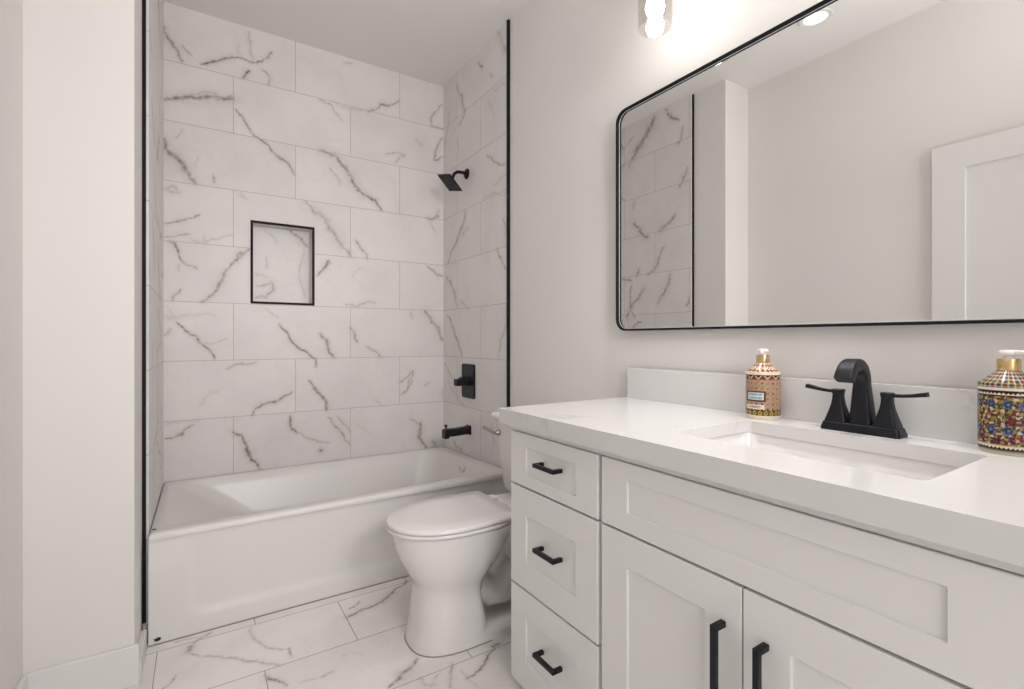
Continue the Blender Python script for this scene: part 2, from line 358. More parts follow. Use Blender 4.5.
def rand_strokes(x0, x1, y0, y1, n, seed, avoid=None):
    R = random.Random(seed); out = []
    for i in range(n):
        x, y = R.uniform(x0, x1), R.uniform(y0, y1)
        if avoid and avoid[0] < x < avoid[1] and avoid[2] < y < avoid[3]: continue
        a = R.choice((-1, 1))*R.uniform(.3, 1.2); q = [(x, y)]
        for k in range(R.randint(2, 5)):
            a += R.uniform(-.5, .5); l = R.uniform(.03, .09); x += l*math.cos(a); y += l*math.sin(a); q.append((x, y))
        out.append((q, R.uniform(.003, .008), R.uniform(.3, .75)))
    return out
def vein_values(U, V, sts, seed=1):
    R = random.Random(seed); val = np.zeros(len(U))
    for q, wd, st in sts:
        pts = [np.array(p) for p in q]
        for lev in range(3):
            new = [pts[0]]
            for a, b in zip(pts[:-1], pts[1:]):
                d = b-a; L = np.hypot(*d)
                new += [(a+b)/2+np.array([-d[1], d[0]])*R.uniform(-.13, .13) if L > .008 else (a+b)/2, b]
            pts = new
        n = len(pts)
        for i, (a, b) in enumerate(zip(pts[:-1], pts[1:])):
            t = (i+.5)/n; ww = wd*(.55+.6*math.sin(PI*min(1, .12+t*.8)))*R.uniform(.7, 1.3); ss = st*R.uniform(.75, 1.1)
            ww = max(ww, .0035); m = ww*4
            k = np.nonzero((U > min(a[0], b[0])-m) & (U < max(a[0], b[0])+m) & (V > min(a[1], b[1])-m) & (V < max(a[1], b[1])+m))[0]
            if not len(k): continue
            d = b-a; L2 = max(d@d, 1e-12)
            tt = np.clip(((U[k]-a[0])*d[0]+(V[k]-a[1])*d[1])/L2, 0, 1)
            dist = np.hypot(U[k]-a[0]-tt*d[0], V[k]-a[1]-tt*d[1])
            f = ss*(np.exp(-(dist/(ww*.62))**2)*.9+.30*np.exp(-(dist/(ww*2.2))**2))
            val[k] = np.maximum(val[k], f)
    return val
def panel(name, m, us, vs_, to3, sts, hole=None, seed=1, thick=None):
    """dense grid panel with a vein value at every vertex; us, vs_: grid coordinates; to3(U,V,d)->xyz; thick: closed slab behind"""
    nu, nv = len(us), len(vs_)
    UU, VV = np.meshgrid(us, vs_, indexing='ij'); U, V = UU.ravel(), VV.ravel()
    co = to3(U, V, 0*U); val = vein_values(U, V, sts, seed)
    i, j = np.meshgrid(np.arange(nu-1), np.arange(nv-1), indexing='ij'); i, j = i.ravel(), j.ravel()
    if hole:
        cu, cv = (us[i]+us[i+1])/2, (vs_[j]+vs_[j+1])/2
        kp = ~((cu > hole[0]) & (cu < hole[1]) & (cv > hole[2]) & (cv < hole[3])); i, j = i[kp], j[kp]
    fc = np.stack([i*nv+j, (i+1)*nv+j, (i+1)*nv+j+1, i*nv+j+1], 1)
    faces = fc.tolist(); verts = co.tolist()
    if thick:
        nb = len(verts)
        cu = np.array([us[0], us[-1], us[-1], us[0]]); cv = np.array([vs_[0], vs_[0], vs_[-1], vs_[-1]])
        verts += to3(cu, cv, np.zeros(4)+thick).tolist()
        faces.append([nb, nb+1, nb+2, nb+3])
        e0 = [a*nv for a in range(nu)]; e1 = [(nu-1)*nv+b for b in range(nv)]; e2 = [a*nv+nv-1 for a in range(nu-1, -1, -1)]; e3 = [b for b in range(nv-1, -1, -1)]
        for k, e in enumerate((e0, e1, e2, e3)): faces.append(e+[nb+(k+1) % 4, nb+k])
        val = np.concatenate([val, np.zeros(4)])
    me = bpy.data.meshes.new(name); me.from_pydata(verts, [], faces)
    a = me.attributes.new('vein', 'FLOAT', 'POINT'); a.data.foreach_set('value', val.astype(np.float32))
    o = bpy.data.objects.new(name, me); COL.objects.link(o); me.materials.append(m)
    return struct(o)
def grid(a, b, st): return np.linspace(a, b, max(2, int(round((b-a)/st))+1))

# ------------------------------------------------------------------ room shell
CZ = 2.712
XWALL, XLEFT, YWING, XPL = 1.352, -.415, 1.88, -.168
YN = -.9
NX0, NX1, NZ0, NZ1 = .228, .549, 1.247, 1.690
panel('wall_back', M['tile_back'], grid(-.165, XWALL, .004), grid(0, CZ, .004), lambda U, V, D: np.stack([U, YB+D, V], 1),
      strokes(VE, 'back'), hole=(NX0+.007, NX1-.007, NZ0+.007, NZ1-.007), thick=.25)
panel('wall_alcove_right', M['tile_side'], grid(2.137, YB+.001, .005), grid(0, CZ, .005), lambda U, V, D: np.stack([XR+D, U, V], 1), strokes(VR, 'right'), thick=.004, seed=2)
panel('wall_alcove_left', M['tile_side'], grid(2.122, YB+.001, .005), grid(0, CZ, .005), lambda U, V, D: np.stack([XL-D, U, V], 1),
      strokes(VM, 'left')+rand_strokes(2.55, 2.93, .4, 2.65, 22, 5)+rand_strokes(2.15, 2.55, .4, 1.1, 6, 6), thick=.018, seed=3)
# niche lining
nv = panel('wall_niche', M['tile_niche'], grid(NX0+.004, NX1-.004, .004), grid(NZ0+.004, NZ1-.004, .004), lambda U, V, D: np.stack([U, YB+.09+D, V], 1), strokes(VN, 'niche'), seed=4, thick=.01)
bm = bmesh.new()
a, b, c, d = NX0+.003, NX1-.003, NZ0+.003, NZ1-.003
for lo, hi in (((a-.01, YB+.002, c-.01), (a+.004, YB+.098, d+.01)), ((b-.004, YB+.002, c-.01), (b+.01, YB+.098, d+.01)),
               ((a, YB+.002, c-.01), (b, YB+.098, c+.004)), ((a, YB+.002, d-.004), (b, YB+.098, d+.01))): box(bm, lo, hi)
struct(obj('wall_niche_sides', bm, M['tile_niche']))
bm = bmesh.new(); fw = .012
for lo, hi in (((NX0, YB-.004, NZ0), (NX0+fw, YB+.006, NZ1)), ((NX1-fw, YB-.004, NZ0), (NX1, YB+.006, NZ1)),
               ((NX0+fw, YB-.004, NZ0), (NX1-fw, YB+.006, NZ0+fw)), ((NX0+fw, YB-.004, NZ1-fw), (NX1-fw, YB+.006, NZ1))): box(bm, lo, hi)
struct(obj('trim_3', bm, M['trimblack']))
# floor
panel('floor', M['tile_floor'], grid(XLEFT, XWALL, .0055), grid(YN, 2.95, .0055), lambda U, V, D: np.stack([U, V, 0*U-D], 1),
      strokes(VF, 'floor')+rand_strokes(XLEFT, XWALL, YN, 2.9, 90, 9, avoid=(-.15, 1.0, 1.40, 2.1)), thick=.1, seed=5)
struct(obj('ceiling', B((XLEFT-.2, YN-.1, CZ), (XWALL+.15, YB+.25, CZ+.12)), M['ceil']))
struct(obj('wall_right', B((XWALL, YN-.1, 0), (XWALL+.15, YB+.25, CZ)), M['paint']))
struct(obj('wall_left', B((XLEFT-.2, YN-.1, 0), (XLEFT, YWING, CZ)), M['paint']))
struct(obj('wall_wing', B((XLEFT-.2, YWING, 0), (XPL, YB+.25, CZ)), M['paint']))
bm = bmesh.new()       # unseen near wall; its doorway opening is added to let fill light in
box(bm, (XLEFT, YN-.1, 0), (-.36, YN, CZ)); box(bm, (.50, YN-.1, 0), (XWALL, YN, CZ)); box(bm, (-.36, YN-.1, 2.06), (.50, YN, CZ))
struct(obj('wall_near', bm, M['paint']))
# black tile edge profiles
struct(obj('trim_1', B((1.3385, 2.128, .36), (XWALL, 2.143, CZ-.005), .001), M['trimblack']))
struct(obj('trim_2', B((XPL, 2.112, .07), (-.157, 2.128, CZ), .001), M['trimblack']))
# baseboards
def baseboard(name, lo, hi, axis):
    struct(obj(name, B(lo, hi, .003), M['trim_white']))
baseboard('baseboard_wing', (XLEFT, YWING-.013, 0), (XPL+.013, YWING, .124), 0)
baseboard('baseboard_alcove', (XPL, YWING, 0), (XPL+.016, 2.078, .066), 1)
baseboard('baseboard_left', (XLEFT, .94, 0), (XLEFT+.013, YWING-.013, .124), 1)
baseboard('baseboard_right', (XWALL-.013, 1.30, 0), (XWALL, 2.075, .113), 1)

# door on the left wall, seen in the mirror
def shaker_bm(bm, axis_front, y0, y1, z0, z1, xf, th, sl, sr, rb, rt, dep=.006, bev=.0012, sgn=-1):
    """slab in the plane x = xf facing sgn*x with a recessed flat centre panel"""
    X = lambda d: xf-sgn*d
    def ring(d, a, b, c, e): return [(X(d), y0+a, z0+c), (X(d), y1-b, z0+c), (X(d), y1-b, z1-e), (X(d), y0+a, z1-e)]
    rings = [ring(th, 0, 0, 0, 0), ring(bev, 0, 0, 0, 0), ring(0, bev, bev, bev, bev), ring(0, sl-.0008, sr-.0008, rb-.0008, rt-.0008),
             ring(.0008, sl, sr, rb, rt), ring(dep, sl+.0008, sr+.0008, rb+.0008, rt+.0008)]
    return loft(bm, rings)
bm = shaker_bm(bmesh.new(), 0, .105, .905, .012, 1.985, XLEFT+.04, .037, .125, .125, .2, .12, .010, .002, sgn=1)
dr = struct(obj('door_1', bm, M['trim_white']))
bm = lathe(bmesh.new(), (0, 0, 0), [(.028, 0), (.028, .008), (.011, .01), (.011, .035), (.026, .045), (.029, .058), (.022, .068), (.001, .07)], 24)
bm.transform(Matrix.Translation((XLEFT+.039, .165, .95)) @ Matrix.Rotation(PI/2, 4, 'Y'))
obj('door_knob', bm, M['black'], dr, True)

# ------------------------------------------------------------------ bathtub
TY0, TY1, TX0, TX1 = 2.080, 2.932, -.148, 1.345
ZF, ZB = .386, .357
tub = thing('bathtub', 'white alcove bathtub with a moulded front apron between the marble walls', 'bathtub', (.6, 2.08, 0))
rz = lambda y: ZF+(ZB-ZF)*min(1, max(0, (y-TY0)/(TY1-TY0)))
bm = bmesh.new()
# apron with a shallow moulded panel
us, zs = np.linspace(TX0, TX1, 220), np.concatenate([np.linspace(0, .362, 60)])
def sdf(x, z):
    cx, cz, hx, hz, r = (TX0+.115+TX1-.10)/2, .24, (TX1-.10-TX0-.115)/2, .165, .06
    qx, qz = abs(x-cx)-hx+r, abs(z-cz)-hz+r
    return math.hypot(max(qx, 0), max(qz, 0))+min(max(qx, qz), 0)-r
def apy(x, z):
    t = min(1, max(0, (sdf(x, z)+.022)/.044)); t = t*t*(3-2*t)
    top = min(1, max(0, (z-.26)/.09)); t = t*(1-top)+0*top
    return TY0+.003+.009*(1-t)
g = [[bm.verts.new((x, apy(x, z), z)) for z in zs] for x in us]
for i in range(len(us)-1):
    for j in range(len(zs)-1): bm.faces.new((g[i][j], g[i+1][j], g[i+1][j+1], g[i][j+1]))
apron_bm = bm
# rim and basin: rings of rounded rectangles, every vertex carried at the height of the sloping deck
bm = bmesh.new()
def ringT(cx, cy, hx, hy, r, dz, n=10):
    return [(x, y, rz(y)+dz) for x, y, z in rrect(cx, cy, hx, hy, r, 0, n)]
cx, cy, hx, hy = (TX0+TX1)/2, (TY0+TY1)/2, (TX1-TX0)/2, (TY1-TY0)/2
def rT(l, rr, f, b, r, dz, n=10):      # insets: left, right, front, back
    x0, x1, y0, y1 = TX0+l, TX1-rr, TY0+f, TY1-b
    return ringT((x0+x1)/2, (y0+y1)/2, (x1-x0)/2, (y1-y0)/2, r, dz, n)
rings = [rT(.012, .012, .03, .004, .002, -.30), rT(.012, .012, .03, .004, .002, -.030), rT(0, 0, 0, 0, .002, -.024), rT(0, 0, 0, 0, .003, -.012),
         rT(.003, .003, .003, .003, .004, -.004), rT(.010, .010, .010, .006, .008, 0),
         rT(.035, .075, .052, .030, .09, 0), rT(.045, .082, .060, .036, .09, -.004), rT(.06, .088, .068, .044, .09, -.013),
         rT(.12, .10, .080, .056, .10, -.05), rT(.26, .13, .11, .085, .12, -.18), rT(.36, .17, .15, .12, .13, -.26), rT(.45, .23, .21, .18, .12, -.295)]
loft(bm, rings, False, True)
part('basin', bm, M['acrylic'], tub, True, 60)
# the apron stands just in front of the basin's outer wall
part('apron', apron_bm, M['acrylic'], tub, True, 60)
bm = bmesh.new(); 
loft(bm, [circ((0, 0, 0), .026, 2, 24), circ((0, 0, .006), .026, 2, 24), circ((0, 0, .012), .020, 2, 24)])
bm.transform(Matrix.Translation((1.243, 2.46, .333)) @ Matrix.Rotation(-PI/2-.25, 4, 'Y'))
part('overflow_plate', bm, M['pump'], tub, True)
def blob(c, ax, rx, ry, th=.001, seed=0):
    R = random.Random(seed); r0 = []; r1 = []
    for i in range(16):
        t = 2*PI*i/16; k = R.uniform(.7, 1.15); a, b2 = rx*k*math.cos(t), ry*k*math.sin(t)
        if ax == 'y': r0.append((c[0]+a, c[1], c[2]+b2)); r1.append((c[0]+a*.9, c[1]-th, c[2]+b2*.9))
        else: r0.append((c[0]+a, c[1]+b2, c[2])); r1.append((c[0]+a*.9, c[1]+b2*.9, c[2]+th))
    return loft(bmesh.new(), [r0, r1])
part('scuff_mark', blob((-.122, 2.082, .018), 'y', .012, .006, .003, 3), M['dark'], tub, label='black scuff low on the white apron')
part('scuff_mark', blob((-.135, 2.125, .3855), 'z', .007, .004, .002, 4), M['dark'], tub, label='black scuff on the tub rim')
bm = B((TX0, 2.0785, 0), (TX1, 2.083, .0025)); part('caulk_line', bm, M['caulk'], tub)

# ------------------------------------------------------------------ shower fittings on the right alcove wall
sh = thing('wall_shower', 'black square shower head on a short arm high on the marble wall', 'shower head', (XR, 2.60, 2.05))
bm = lathe(bmesh.new(), (0, 0, 0), [(.031, 0), (.031, .004), (.022, .012), (.012, .016)], 32); bm.transform(Matrix.Translation((XR, 2.60, 2.045)) @ Matrix.Rotation(-PI/2, 4, 'Y'))
part('flange', bm, M['black'], sh, True)
path = [(XR-.005, 2.60, 2.045), (XR-.035, 2.60, 2.048), (XR-.065, 2.60, 2.045), (XR-.084, 2.60, 2.030), (XR-.092, 2.60, 2.012), (XR-.098, 2.601, 1.992)]
bm = sweep(bmesh.new(), path, [(.0095*math.cos(2*PI*i/16), .0095*math.sin(2*PI*i/16)) for i in range(16)])
part('arm', bm, M['black'], sh, True)
bm = box(bmesh.new(), (-.062, -.062, -.004), (.062, .062, .004), .0025)
loft(bm, [rrect(0, 0, .03, .03, .008, .006), rrect(0, 0, .017, .017, .01, .026)])
bm.transform(Matrix.Translation((1.233, 2.600, 1.973)) @ Matrix.Rotation(math.radians(20), 4, 'Z') @ Matrix.Rotation(math.radians(35), 4, 'Y') @ Matrix.Rotation(math.radians(15), 4, 'X'))
hd = part('head', bm, M['black'], sh, False)
bm = bmesh.new()
for i in range(8):
    for j in range(8):
        x, y = (i-3.5)*.0145, (j-3.5)*.0145
        lathe(bm, (x, y, -.0075), [(.0016, 0), (.0022, .003)], 6)
bm.transform(Matrix.Translation((1.233, 2.600, 1.973)) @ Matrix.Rotation(math.radians(20), 4, 'Z') @ Matrix.Rotation(math.radians(35), 4, 'Y') @ Matrix.Rotation(math.radians(15), 4, 'X'))
part('nozzles', bm, M['trimblack'], sh)['kind'] = 'stuff'

sv = thing('shower_valve', 'black rectangular shower valve plate with lever below the shower head', 'shower valve', (XR, 2.575, .81))
bm = bmesh.new()
loft(bm, [[(XR-x, 2.575+a, .809+b) for a, b in rsect(h1, h2, .012)] for x, h1, h2 in ((0, .080, .101), (.006, .080, .101), (.010, .076, .097))])
part('plate', bm, M['black'], sv, True, 30)
bm = bmesh.new(); loft(bm, [[(XR-x, 2.575+a, .809+b) for a, b in rsect(h, h, .008)] for x, h in ((.008, .027), (.055, .024), (.058, .022))])
part('hub', bm, M['black'], sv, True, 30)
bm = box(bmesh.new(), (XR-.090, 2.553, .784), (XR-.048, 2.597, .824), .004); part('lever', bm, M['black'], sv)

ts = thing('tub_spout', 'black tub spout on the marble wall just above the bathtub', 'tub spout', (XR, 2.58, .515))
bm = bmesh.new(); loft(bm, [[(XR-x, 2.575+a, z0+b) for a, b in rsect(h1, h2, .006)] for x, z0, h1, h2 in ((0, .520, .030, .027), (.008, .520, .029, .026), (.012, .520, .025, .022), (.09, .516, .024, .021), (.157, .516, .025, .022), (.164, .515, .023, .020))])
part('spout_body', bm, M['black'], ts, True, 30)
part('spout_mouth', B((XR-.164, 2.560, .484), (XR-.132, 2.600, .496), .003), M['black'], ts)
bm = lathe(bmesh.new(), (XR-.147, 2.58, .534), [(.005, 0), (.005, .014), (.009, .016), (.009, .026), (.007, .028)], 16); part('diverter_knob', bm, M['black'], ts, True)

# ------------------------------------------------------------------ toilet
TC = 1.606
toi = thing('toilet', 'white two-piece toilet with closed lid between bathtub and vanity', 'toilet', (.95, TC, 0))
def egg(xf, xb, hw, z, xw=None, n=56, pf=2.0, pb=2.6, bw=1.0):
    """outline with pointed-round front at xf, back at xb, widest at xw"""
    xw = xw if xw is not None else xf+(xb-xf)*.52
    out = []
    for i in range(n):
        t = 2*PI*i/n; c, s = math.cos(t), math.sin(t)
        p = pf if c < 0 else pb
        cc = abs(c)**(2/p); ss = abs(s)**(2/p)
        x = xw-(xw-xf)*cc if c < 0 else xw+(xb-xw)*cc
        out.append((x, TC+math.copysign(ss*hw, s), z))
    return out
bm = bmesh.new()
loft(bm, [egg(.606, .90, .130, 0, .80, pf=2.7, pb=5), egg(.606, .90, .130, .010, .80, pf=2.7, pb=5), egg(.612, .86, .126, .03, .78, pf=2.7, pb=5),
          egg(.622, .86, .126, .08, .77, pf=2.7, pb=5), egg(.628, .845, .120, .15, .76, pf=2.7, pb=5), egg(.631, .845, .117, .190, .76, pf=2.6, pb=4.5),
          egg(.627, .855, .121, .212, .76, pf=2.5, pb=4), egg(.611, .875, .135, .238, .765, pf=2.4, pb=3.4), egg(.594, .905, .145, .268, .77, pf=2.25, pb=3),
          egg(.573, .945, .156, .31, .78, pf=2.15, pb=2.8), egg(.562, .975, .161, .345, .78, pf=2.1, pb=2.8), egg(.557, 1.0, .164, .375, .785, pf=2.1, pb=2.8), egg(.553, 1.03, .166, .390, .785, pf=2.1, pb=2.8), egg(.554, 1.03, .166, .399, .785, pf=2.1, pb=2.8), egg(.575, 1.02, .156, .403, .785, pf=2.1, pb=2.8)], True, True)
# rear foot, trapway and deck under the tank (same piece of porcelain)
loft(bm, [rrect(1.01, TC, .22, .129, .04, 0), rrect(1.01, TC, .22, .129, .04, .022), rrect(1.01, TC, .21, .118, .04, .036)])
def tube(path, rad, hw):
    rings = []
    P = [Vector(p) for p in path]
    for i, p in enumerate(P):
        t = (P[min(i+1, len(P)-1)]-P[max(i-1, 0)]).normalized(); nrm = Vector((-t.z, 0, t.x))
        rings.append([tuple(p+nrm*rad[i]*math.cos(2*PI*k/24)+Vector((0, 1, 0))*hw[i]*math.sin(2*PI*k/24)) for k in range(24)])
    return rings
loft(bm, tube([(.84, TC, .16), (.90, TC, .12), (.96, TC, .11), (1.02, TC, .15), (1.07, TC, .21), (1.12, TC, .26), (1.17, TC, .24), (1.19, TC, .16), (1.19, TC, .03)],
              [.05, .055, .06, .065, .07, .07, .065, .06, .06], [.09, .085, .08, .08, .08, .08, .08, .08, .08]))
loft(bm, [rrect(1.12, TC, .11, .07, .05, .20), rrect(1.10, TC, .15, .11, .06, .30), rrect(1.09, TC, .19, .155, .06, .37), rrect(1.09, TC, .20, .165, .06, .398)])
part('bowl', bm, M['porcelain'], toi, True, 50)
bm = bmesh.new()
loft(bm, [egg(.540, .985, .170, .404, .755, pb=3.2), egg(.534, .985, .174, .407, .755, pb=3.2), egg(.533, .985, .175, .414, .755, pb=3.2), egg(.537, .982, .172, .418, .755, pb=3.2)])
part('seat', bm, M['plastic'], toi, True, 50)
bm = bmesh.new()
def lidr(k, z, xf=.534, xb=.968, hw=.175, hb=.160, xw=.755):
    xf, xb, hw, hb = xf+k, xb-k*.5, hw-k, hb-k
    half = [(xw-(xw-xf)*math.cos(PI/2*i/14)**.97, hw*math.sin(PI/2*i/14)**.97) for i in range(15)]
    for i in range(1, 11):
        t = i/10; half.append((xw+(xb-.02-xw)*t, hw+(hb-hw)*t**1.7))
    half += [(xb-.008, hb-.003), (xb-.002, hb-.009), (xb, hb-.018), (xb, hb*.4)]
    return [(x, TC+y, z) for x, y in half]+[(x, TC-y, z) for x, y in reversed(half[1:])]
def lids(k, z): return [(.76+(x-.76)*k, TC+(y-TC)*k, z) for x, y, _ in lidr(.012, 0)]
loft(bm, [lidr(.006, .4205), lidr(.001, .422), lidr(0, .427), lidr(.002, .4325), lidr(.007, .4355), lids(.7, .4372), lids(.35, .4375)])
part('lid', bm, M['plastic'], toi, True, 50)
for s in (-1, 1):
    part('hinge', B((.966, TC+s*.075-.02, .402), (1.0, TC+s*.075+.02, .432), .006), M['plastic'], toi)
bm = bmesh.new()
def tring(z, xf, hw, r): return rrect((xf+1.325)/2, TC, (1.325-xf)/2, hw, r, z, 8)
loft(bm, [tring(.398, 1.125, .21, .03), tring(.42, 1.112, .22, .035), tring(.55, 1.102, .235, .035), tring(.706, 1.093, .250, .035)])
tk = part('tank', bm, M['porcelain'], toi, True, 50)
bm = bmesh.new()
loft(bm, [tring(.704, 1.088, .258, .018), tring(.708, 1.082, .266, .02), tring(.724, 1.080, .268, .02), tring(.733, 1.085, .263, .02), tring(.738, 1.097, .250, .02)])
part('tank_lid', bm, M['porcelain'], toi, True, 50)
bm = lathe(bmesh.new(), (0, 0, 0), [(.013, 0), (.013, .008), (.009, .012), (.007, .022)], 20)
bm.transform(Matrix.Translation((1.096, TC+.204, .652)) @ Matrix.Rotation(-PI/2, 4, 'Y'))
sweep(bm, [(1.076, TC+.199, .652), (1.073, TC+.217, .653), (1.070, TC+.244, .656), (1.068, TC+.274, .661), (1.068, TC+.301, .663)], [(.0095*math.cos(2*PI*i/12), .005*math.sin(2*PI*i/12)) for i in range(12)], up=Vector((0, 0, 1)),
      scales=[(.9, 1), (.8, 1), (.8, 1), (1.0, 1), (.8, .8)])
part('flush_lever', bm, M['chrome'], toi, True, label='chrome flush lever')
for s in (-1, 1):
    bm = lathe(bmesh.new(), (1.00, TC+s*.098, .040), [(.014, 0), (.014, .012), (.009, .020), (.002, .022)], 16); part('bolt_cap', bm, M['plastic'], toi, True)
bm = bmesh.new(); loft(bm, [egg(.603, .90, .1325, .0005, .80, pf=2.7, pb=5), egg(.6045, .90, .131, .003, .80, pf=2.7, pb=5)]); part('caulk_line', bm, M['caulk'], toi)

# ------------------------------------------------------------------ vanity
XF = .8036
VY0, VY1 = -.25, 1.27
van = thing('vanity_cabinet', 'white shaker vanity cabinet with black pulls under the quartz worktop', 'vanity', (1.07, .51, 0))
bm = bmesh.new()
XC = XF+.019
box(bm, (XC, VY0, .020), (XC+.018, VY1, .794)); box(bm, (XC+.018, VY0, .02), (1.35, VY0+.018, .794)); box(bm, (XC+.018, VY1-.018, .02), (1.35, VY1, .794)); box(bm, (XC+.018, VY0+.018, .02), (1.35, VY1-.018, .04))
box(bm, (XF+.005, VY0, .7795), (XC, VY1, .794)); part('carcass', bm, M['cab'], van)
part('plinth', B((XC+.012, VY0+.01, 0), (1.34, VY1-.01, .02)), M['cab'], van)
def pull(par, L, y, z, length, vert, name='handle'):
    bm = bmesh.new(); t = .0055; xo = XF-.027; h = length/2
    if vert:
        box(bm, (xo-t, y-t, z-h), (xo+t, y+t, z+h), .0012)
        for s in (-1, 1): box(bm, (xo, y-t, z+s*h-t*(1+s)), (XF+.001, y+t, z+s*h+t*(1-s)), .0012)
    else:
        box(bm, (xo-t, y-h, z-t), (xo+t, y+h, z+t), .0012)
        for s in (-1, 1): box(bm, (xo, y+s*h-t*(1+s), z-t), (XF+.001, y+s*h+t*(1-s), z+t), .0012)
    bmesh.ops.translate(bm, verts=bm.verts, vec=-Vector(L))
    return obj(name, bm, M['black'], par)
def front(name, y0, y1, z0, z1, sl, sr, rb, rt):
    bm = shaker_bm(bmesh.new(), 0, y0, y1, z0, z1, XF, .019, sl, sr, rb, rt, .0055, .0012)
    return part(name, bm, M['cab'], van, False)
VL = van.location
for a, b in ((.874, 1.260), (-.240, .134)):
    for z0, z1, rb, rt, hz in ((.6225, .778, .033, .040, .708), (.3215, .6165, .078, .078, .474), (.026, .3155, .080, .078, .186)):
        d = front('drawer', a, b, z0, z1, .083, .080, rb, rt)
        pull(d, VL, (a+b)/2-.012, hz, .093, False)
front('false_front', .147, .861, .6225, .778, .078, .082, .044, .040)
for a, b, hy in ((.5055, .861, .541), (.147, .5025, .461)):
    d = front('door', a, b, .026, .6165, .075, .082, .078, .073)
    pull(d, VL, hy, .468, .150, True)

# worktop with the sink cut-out
CT, CB = .842, .797
HX0, HX1, HY0, HY1 = .915, 1.215, .280, .745
ct = thing('countertop', 'white quartz vanity worktop with faint grey veins and sink cut-out', 'countertop', (1.07, .51, .79))
bm = bmesh.new()
inn = [(x, y) for x, y, z in rrect((HX0+HX1)/2, (HY0+HY1)/2, (HX1-HX0)/2, (HY1-HY0)/2, .012, 0, 5)]
def ringfill(bm, z, o_):
    vo = [bm.verts.new((x, y, z)) for x, y in o_]; vi = [bm.verts.new((x, y, z)) for x, y in inn]
    es = [bm.edges.new((vo[i], vo[(i+1) % 4])) for i in range(4)]+[bm.edges.new((vi[i], vi[(i+1) % len(vi)])) for i in range(len(vi))]
    bmesh.ops.triangle_fill(bm, edges=es, use_beauty=True); return vo, vi
oo = [(.7836, -.27), (1.350, -.27), (1.350, 1.298), (.7836, 1.298)]; oi = [(.806, -.248), (1.349, -.248), (1.349, 1.276), (.806, 1.276)]
t_o, t_i = ringfill(bm, CT, oo); b_o, b_i = ringfill(bm, CT-.030, oi)
l1 = [bm.verts.new((x, y, CB)) for x, y in oo]; l2 = [bm.verts.new((x, y, CB)) for x, y in oi]
for T_, B_ in ((t_o, l1), (l1, l2), (l2, b_o), (t_i, b_i)):
    for i in range(len(T_)):
        j = (i+1) % len(T_); bm.faces.new((T_[i], T_[j], B_[j], B_[i]))
part('slab', bm, M['quartz'], ct)
tag(obj('backsplash', B((1.328, -.27, CT), (1.350, 1.285, .952), .001), M['quartz']), 'low white quartz backsplash strip along the wall behind the faucet', 'backsplash')

sk = thing('sink', 'white rectangular undermount basin below the worktop cut-out', 'sink', (1.065, .5125, .66))
bm = bmesh.new(); scx, scy = (HX0+HX1)/2, (HY0+HY1)/2; shx, shy = (HX1-HX0)/2, (HY1-HY0)/2
loft(bm, [rrect(scx, scy, shx+.03, shy+.03, .03, .800), rrect(scx, scy, shx+.03, shy+.03, .03, .8115), rrect(scx, scy, shx+.006, shy+.006, .03, .8115), rrect(scx, scy, shx+.003, shy+.003, .03, .805),
          rrect(scx, scy, shx-.004, shy-.004, .03, .74), rrect(scx, scy, shx-.012, shy-.012, .035, .705), rrect(scx, scy, shx-.04, shy-.04, .04, .690), rrect(scx, scy, .03, .03, .02, .684)], False, True)
loft(bm, [rrect(scx, scy, shx+.03, shy+.03, .03, .800), rrect(scx, scy, shx+.012, shy+.012, .04, .79), rrect(scx, scy, shx+.006, shy+.006, .04, .70), rrect(scx, scy, shx-.03, shy-.03, .04, .675)], False, True)
part('basin', bm, M['porcelain'], sk, True, 50)
bm = lathe(bmesh.new(), (scx, scy, .6845), [(.024, 0), (.024, .003), (.019, .004), (.017, .001), (.006, .002), (.004, .006)], 24); part('drain', bm, M['drainm'], sk, True)

# faucet: centerset, arched square-shouldered spout, two lever handles
FY, FX = .508, 1.277
fa = thing('faucet', 'matte black two-handle faucet standing behind the sink', 'faucet', (FX, FY, CT))
bm = bmesh.new(); loft(bm, [rrect(FX, FY, hx, hy, r, CT+z, 6) for hx, hy, r, z in ((.0265, .079, .008, 0), (.0265, .079, .008, .006), (.0245, .077, .009, .012), (.0235, .076, .010, .018), (.0215, .074, .010, .0195))])
part('base', bm, M['black'], fa, True, 30)
for s in (-1, 1):
    bm = bmesh.new(); yc = FY+s*.049
    loft(bm, [rrect(FX, yc, h, h, min(.005, h*.4), CT+z, 4) for h, z in ((.0225, .0175), (.0222, .022), (.0195, .032), (.0158, .046), (.0125, .060), (.0105, .073), (.0100, .082), (.0112, .0895), (.0118, .0940), (.0105, .0955))])
    hb = part('handle', bm, M['black'], fa, True, 30)
    path = [(FX, yc+s*d, CT+z) for d, z in ((-.006, .0900), (.012, .0895), (.030, .0905), (.045, .0925), (.060, .0955), (.0705, .0975))]
    bm = sweep(bmesh.new(), path, rsect(.0075, .0035, .002), up=Vector((1, 0, 0)), scales=[(1.2, 1), (1, 1), (.9, 1), (.95, 1.05), (1.15, 1.25), (1.25, 1.4)])
    sub('lever', bm, M['black'], hb, fa.location, True, 40)
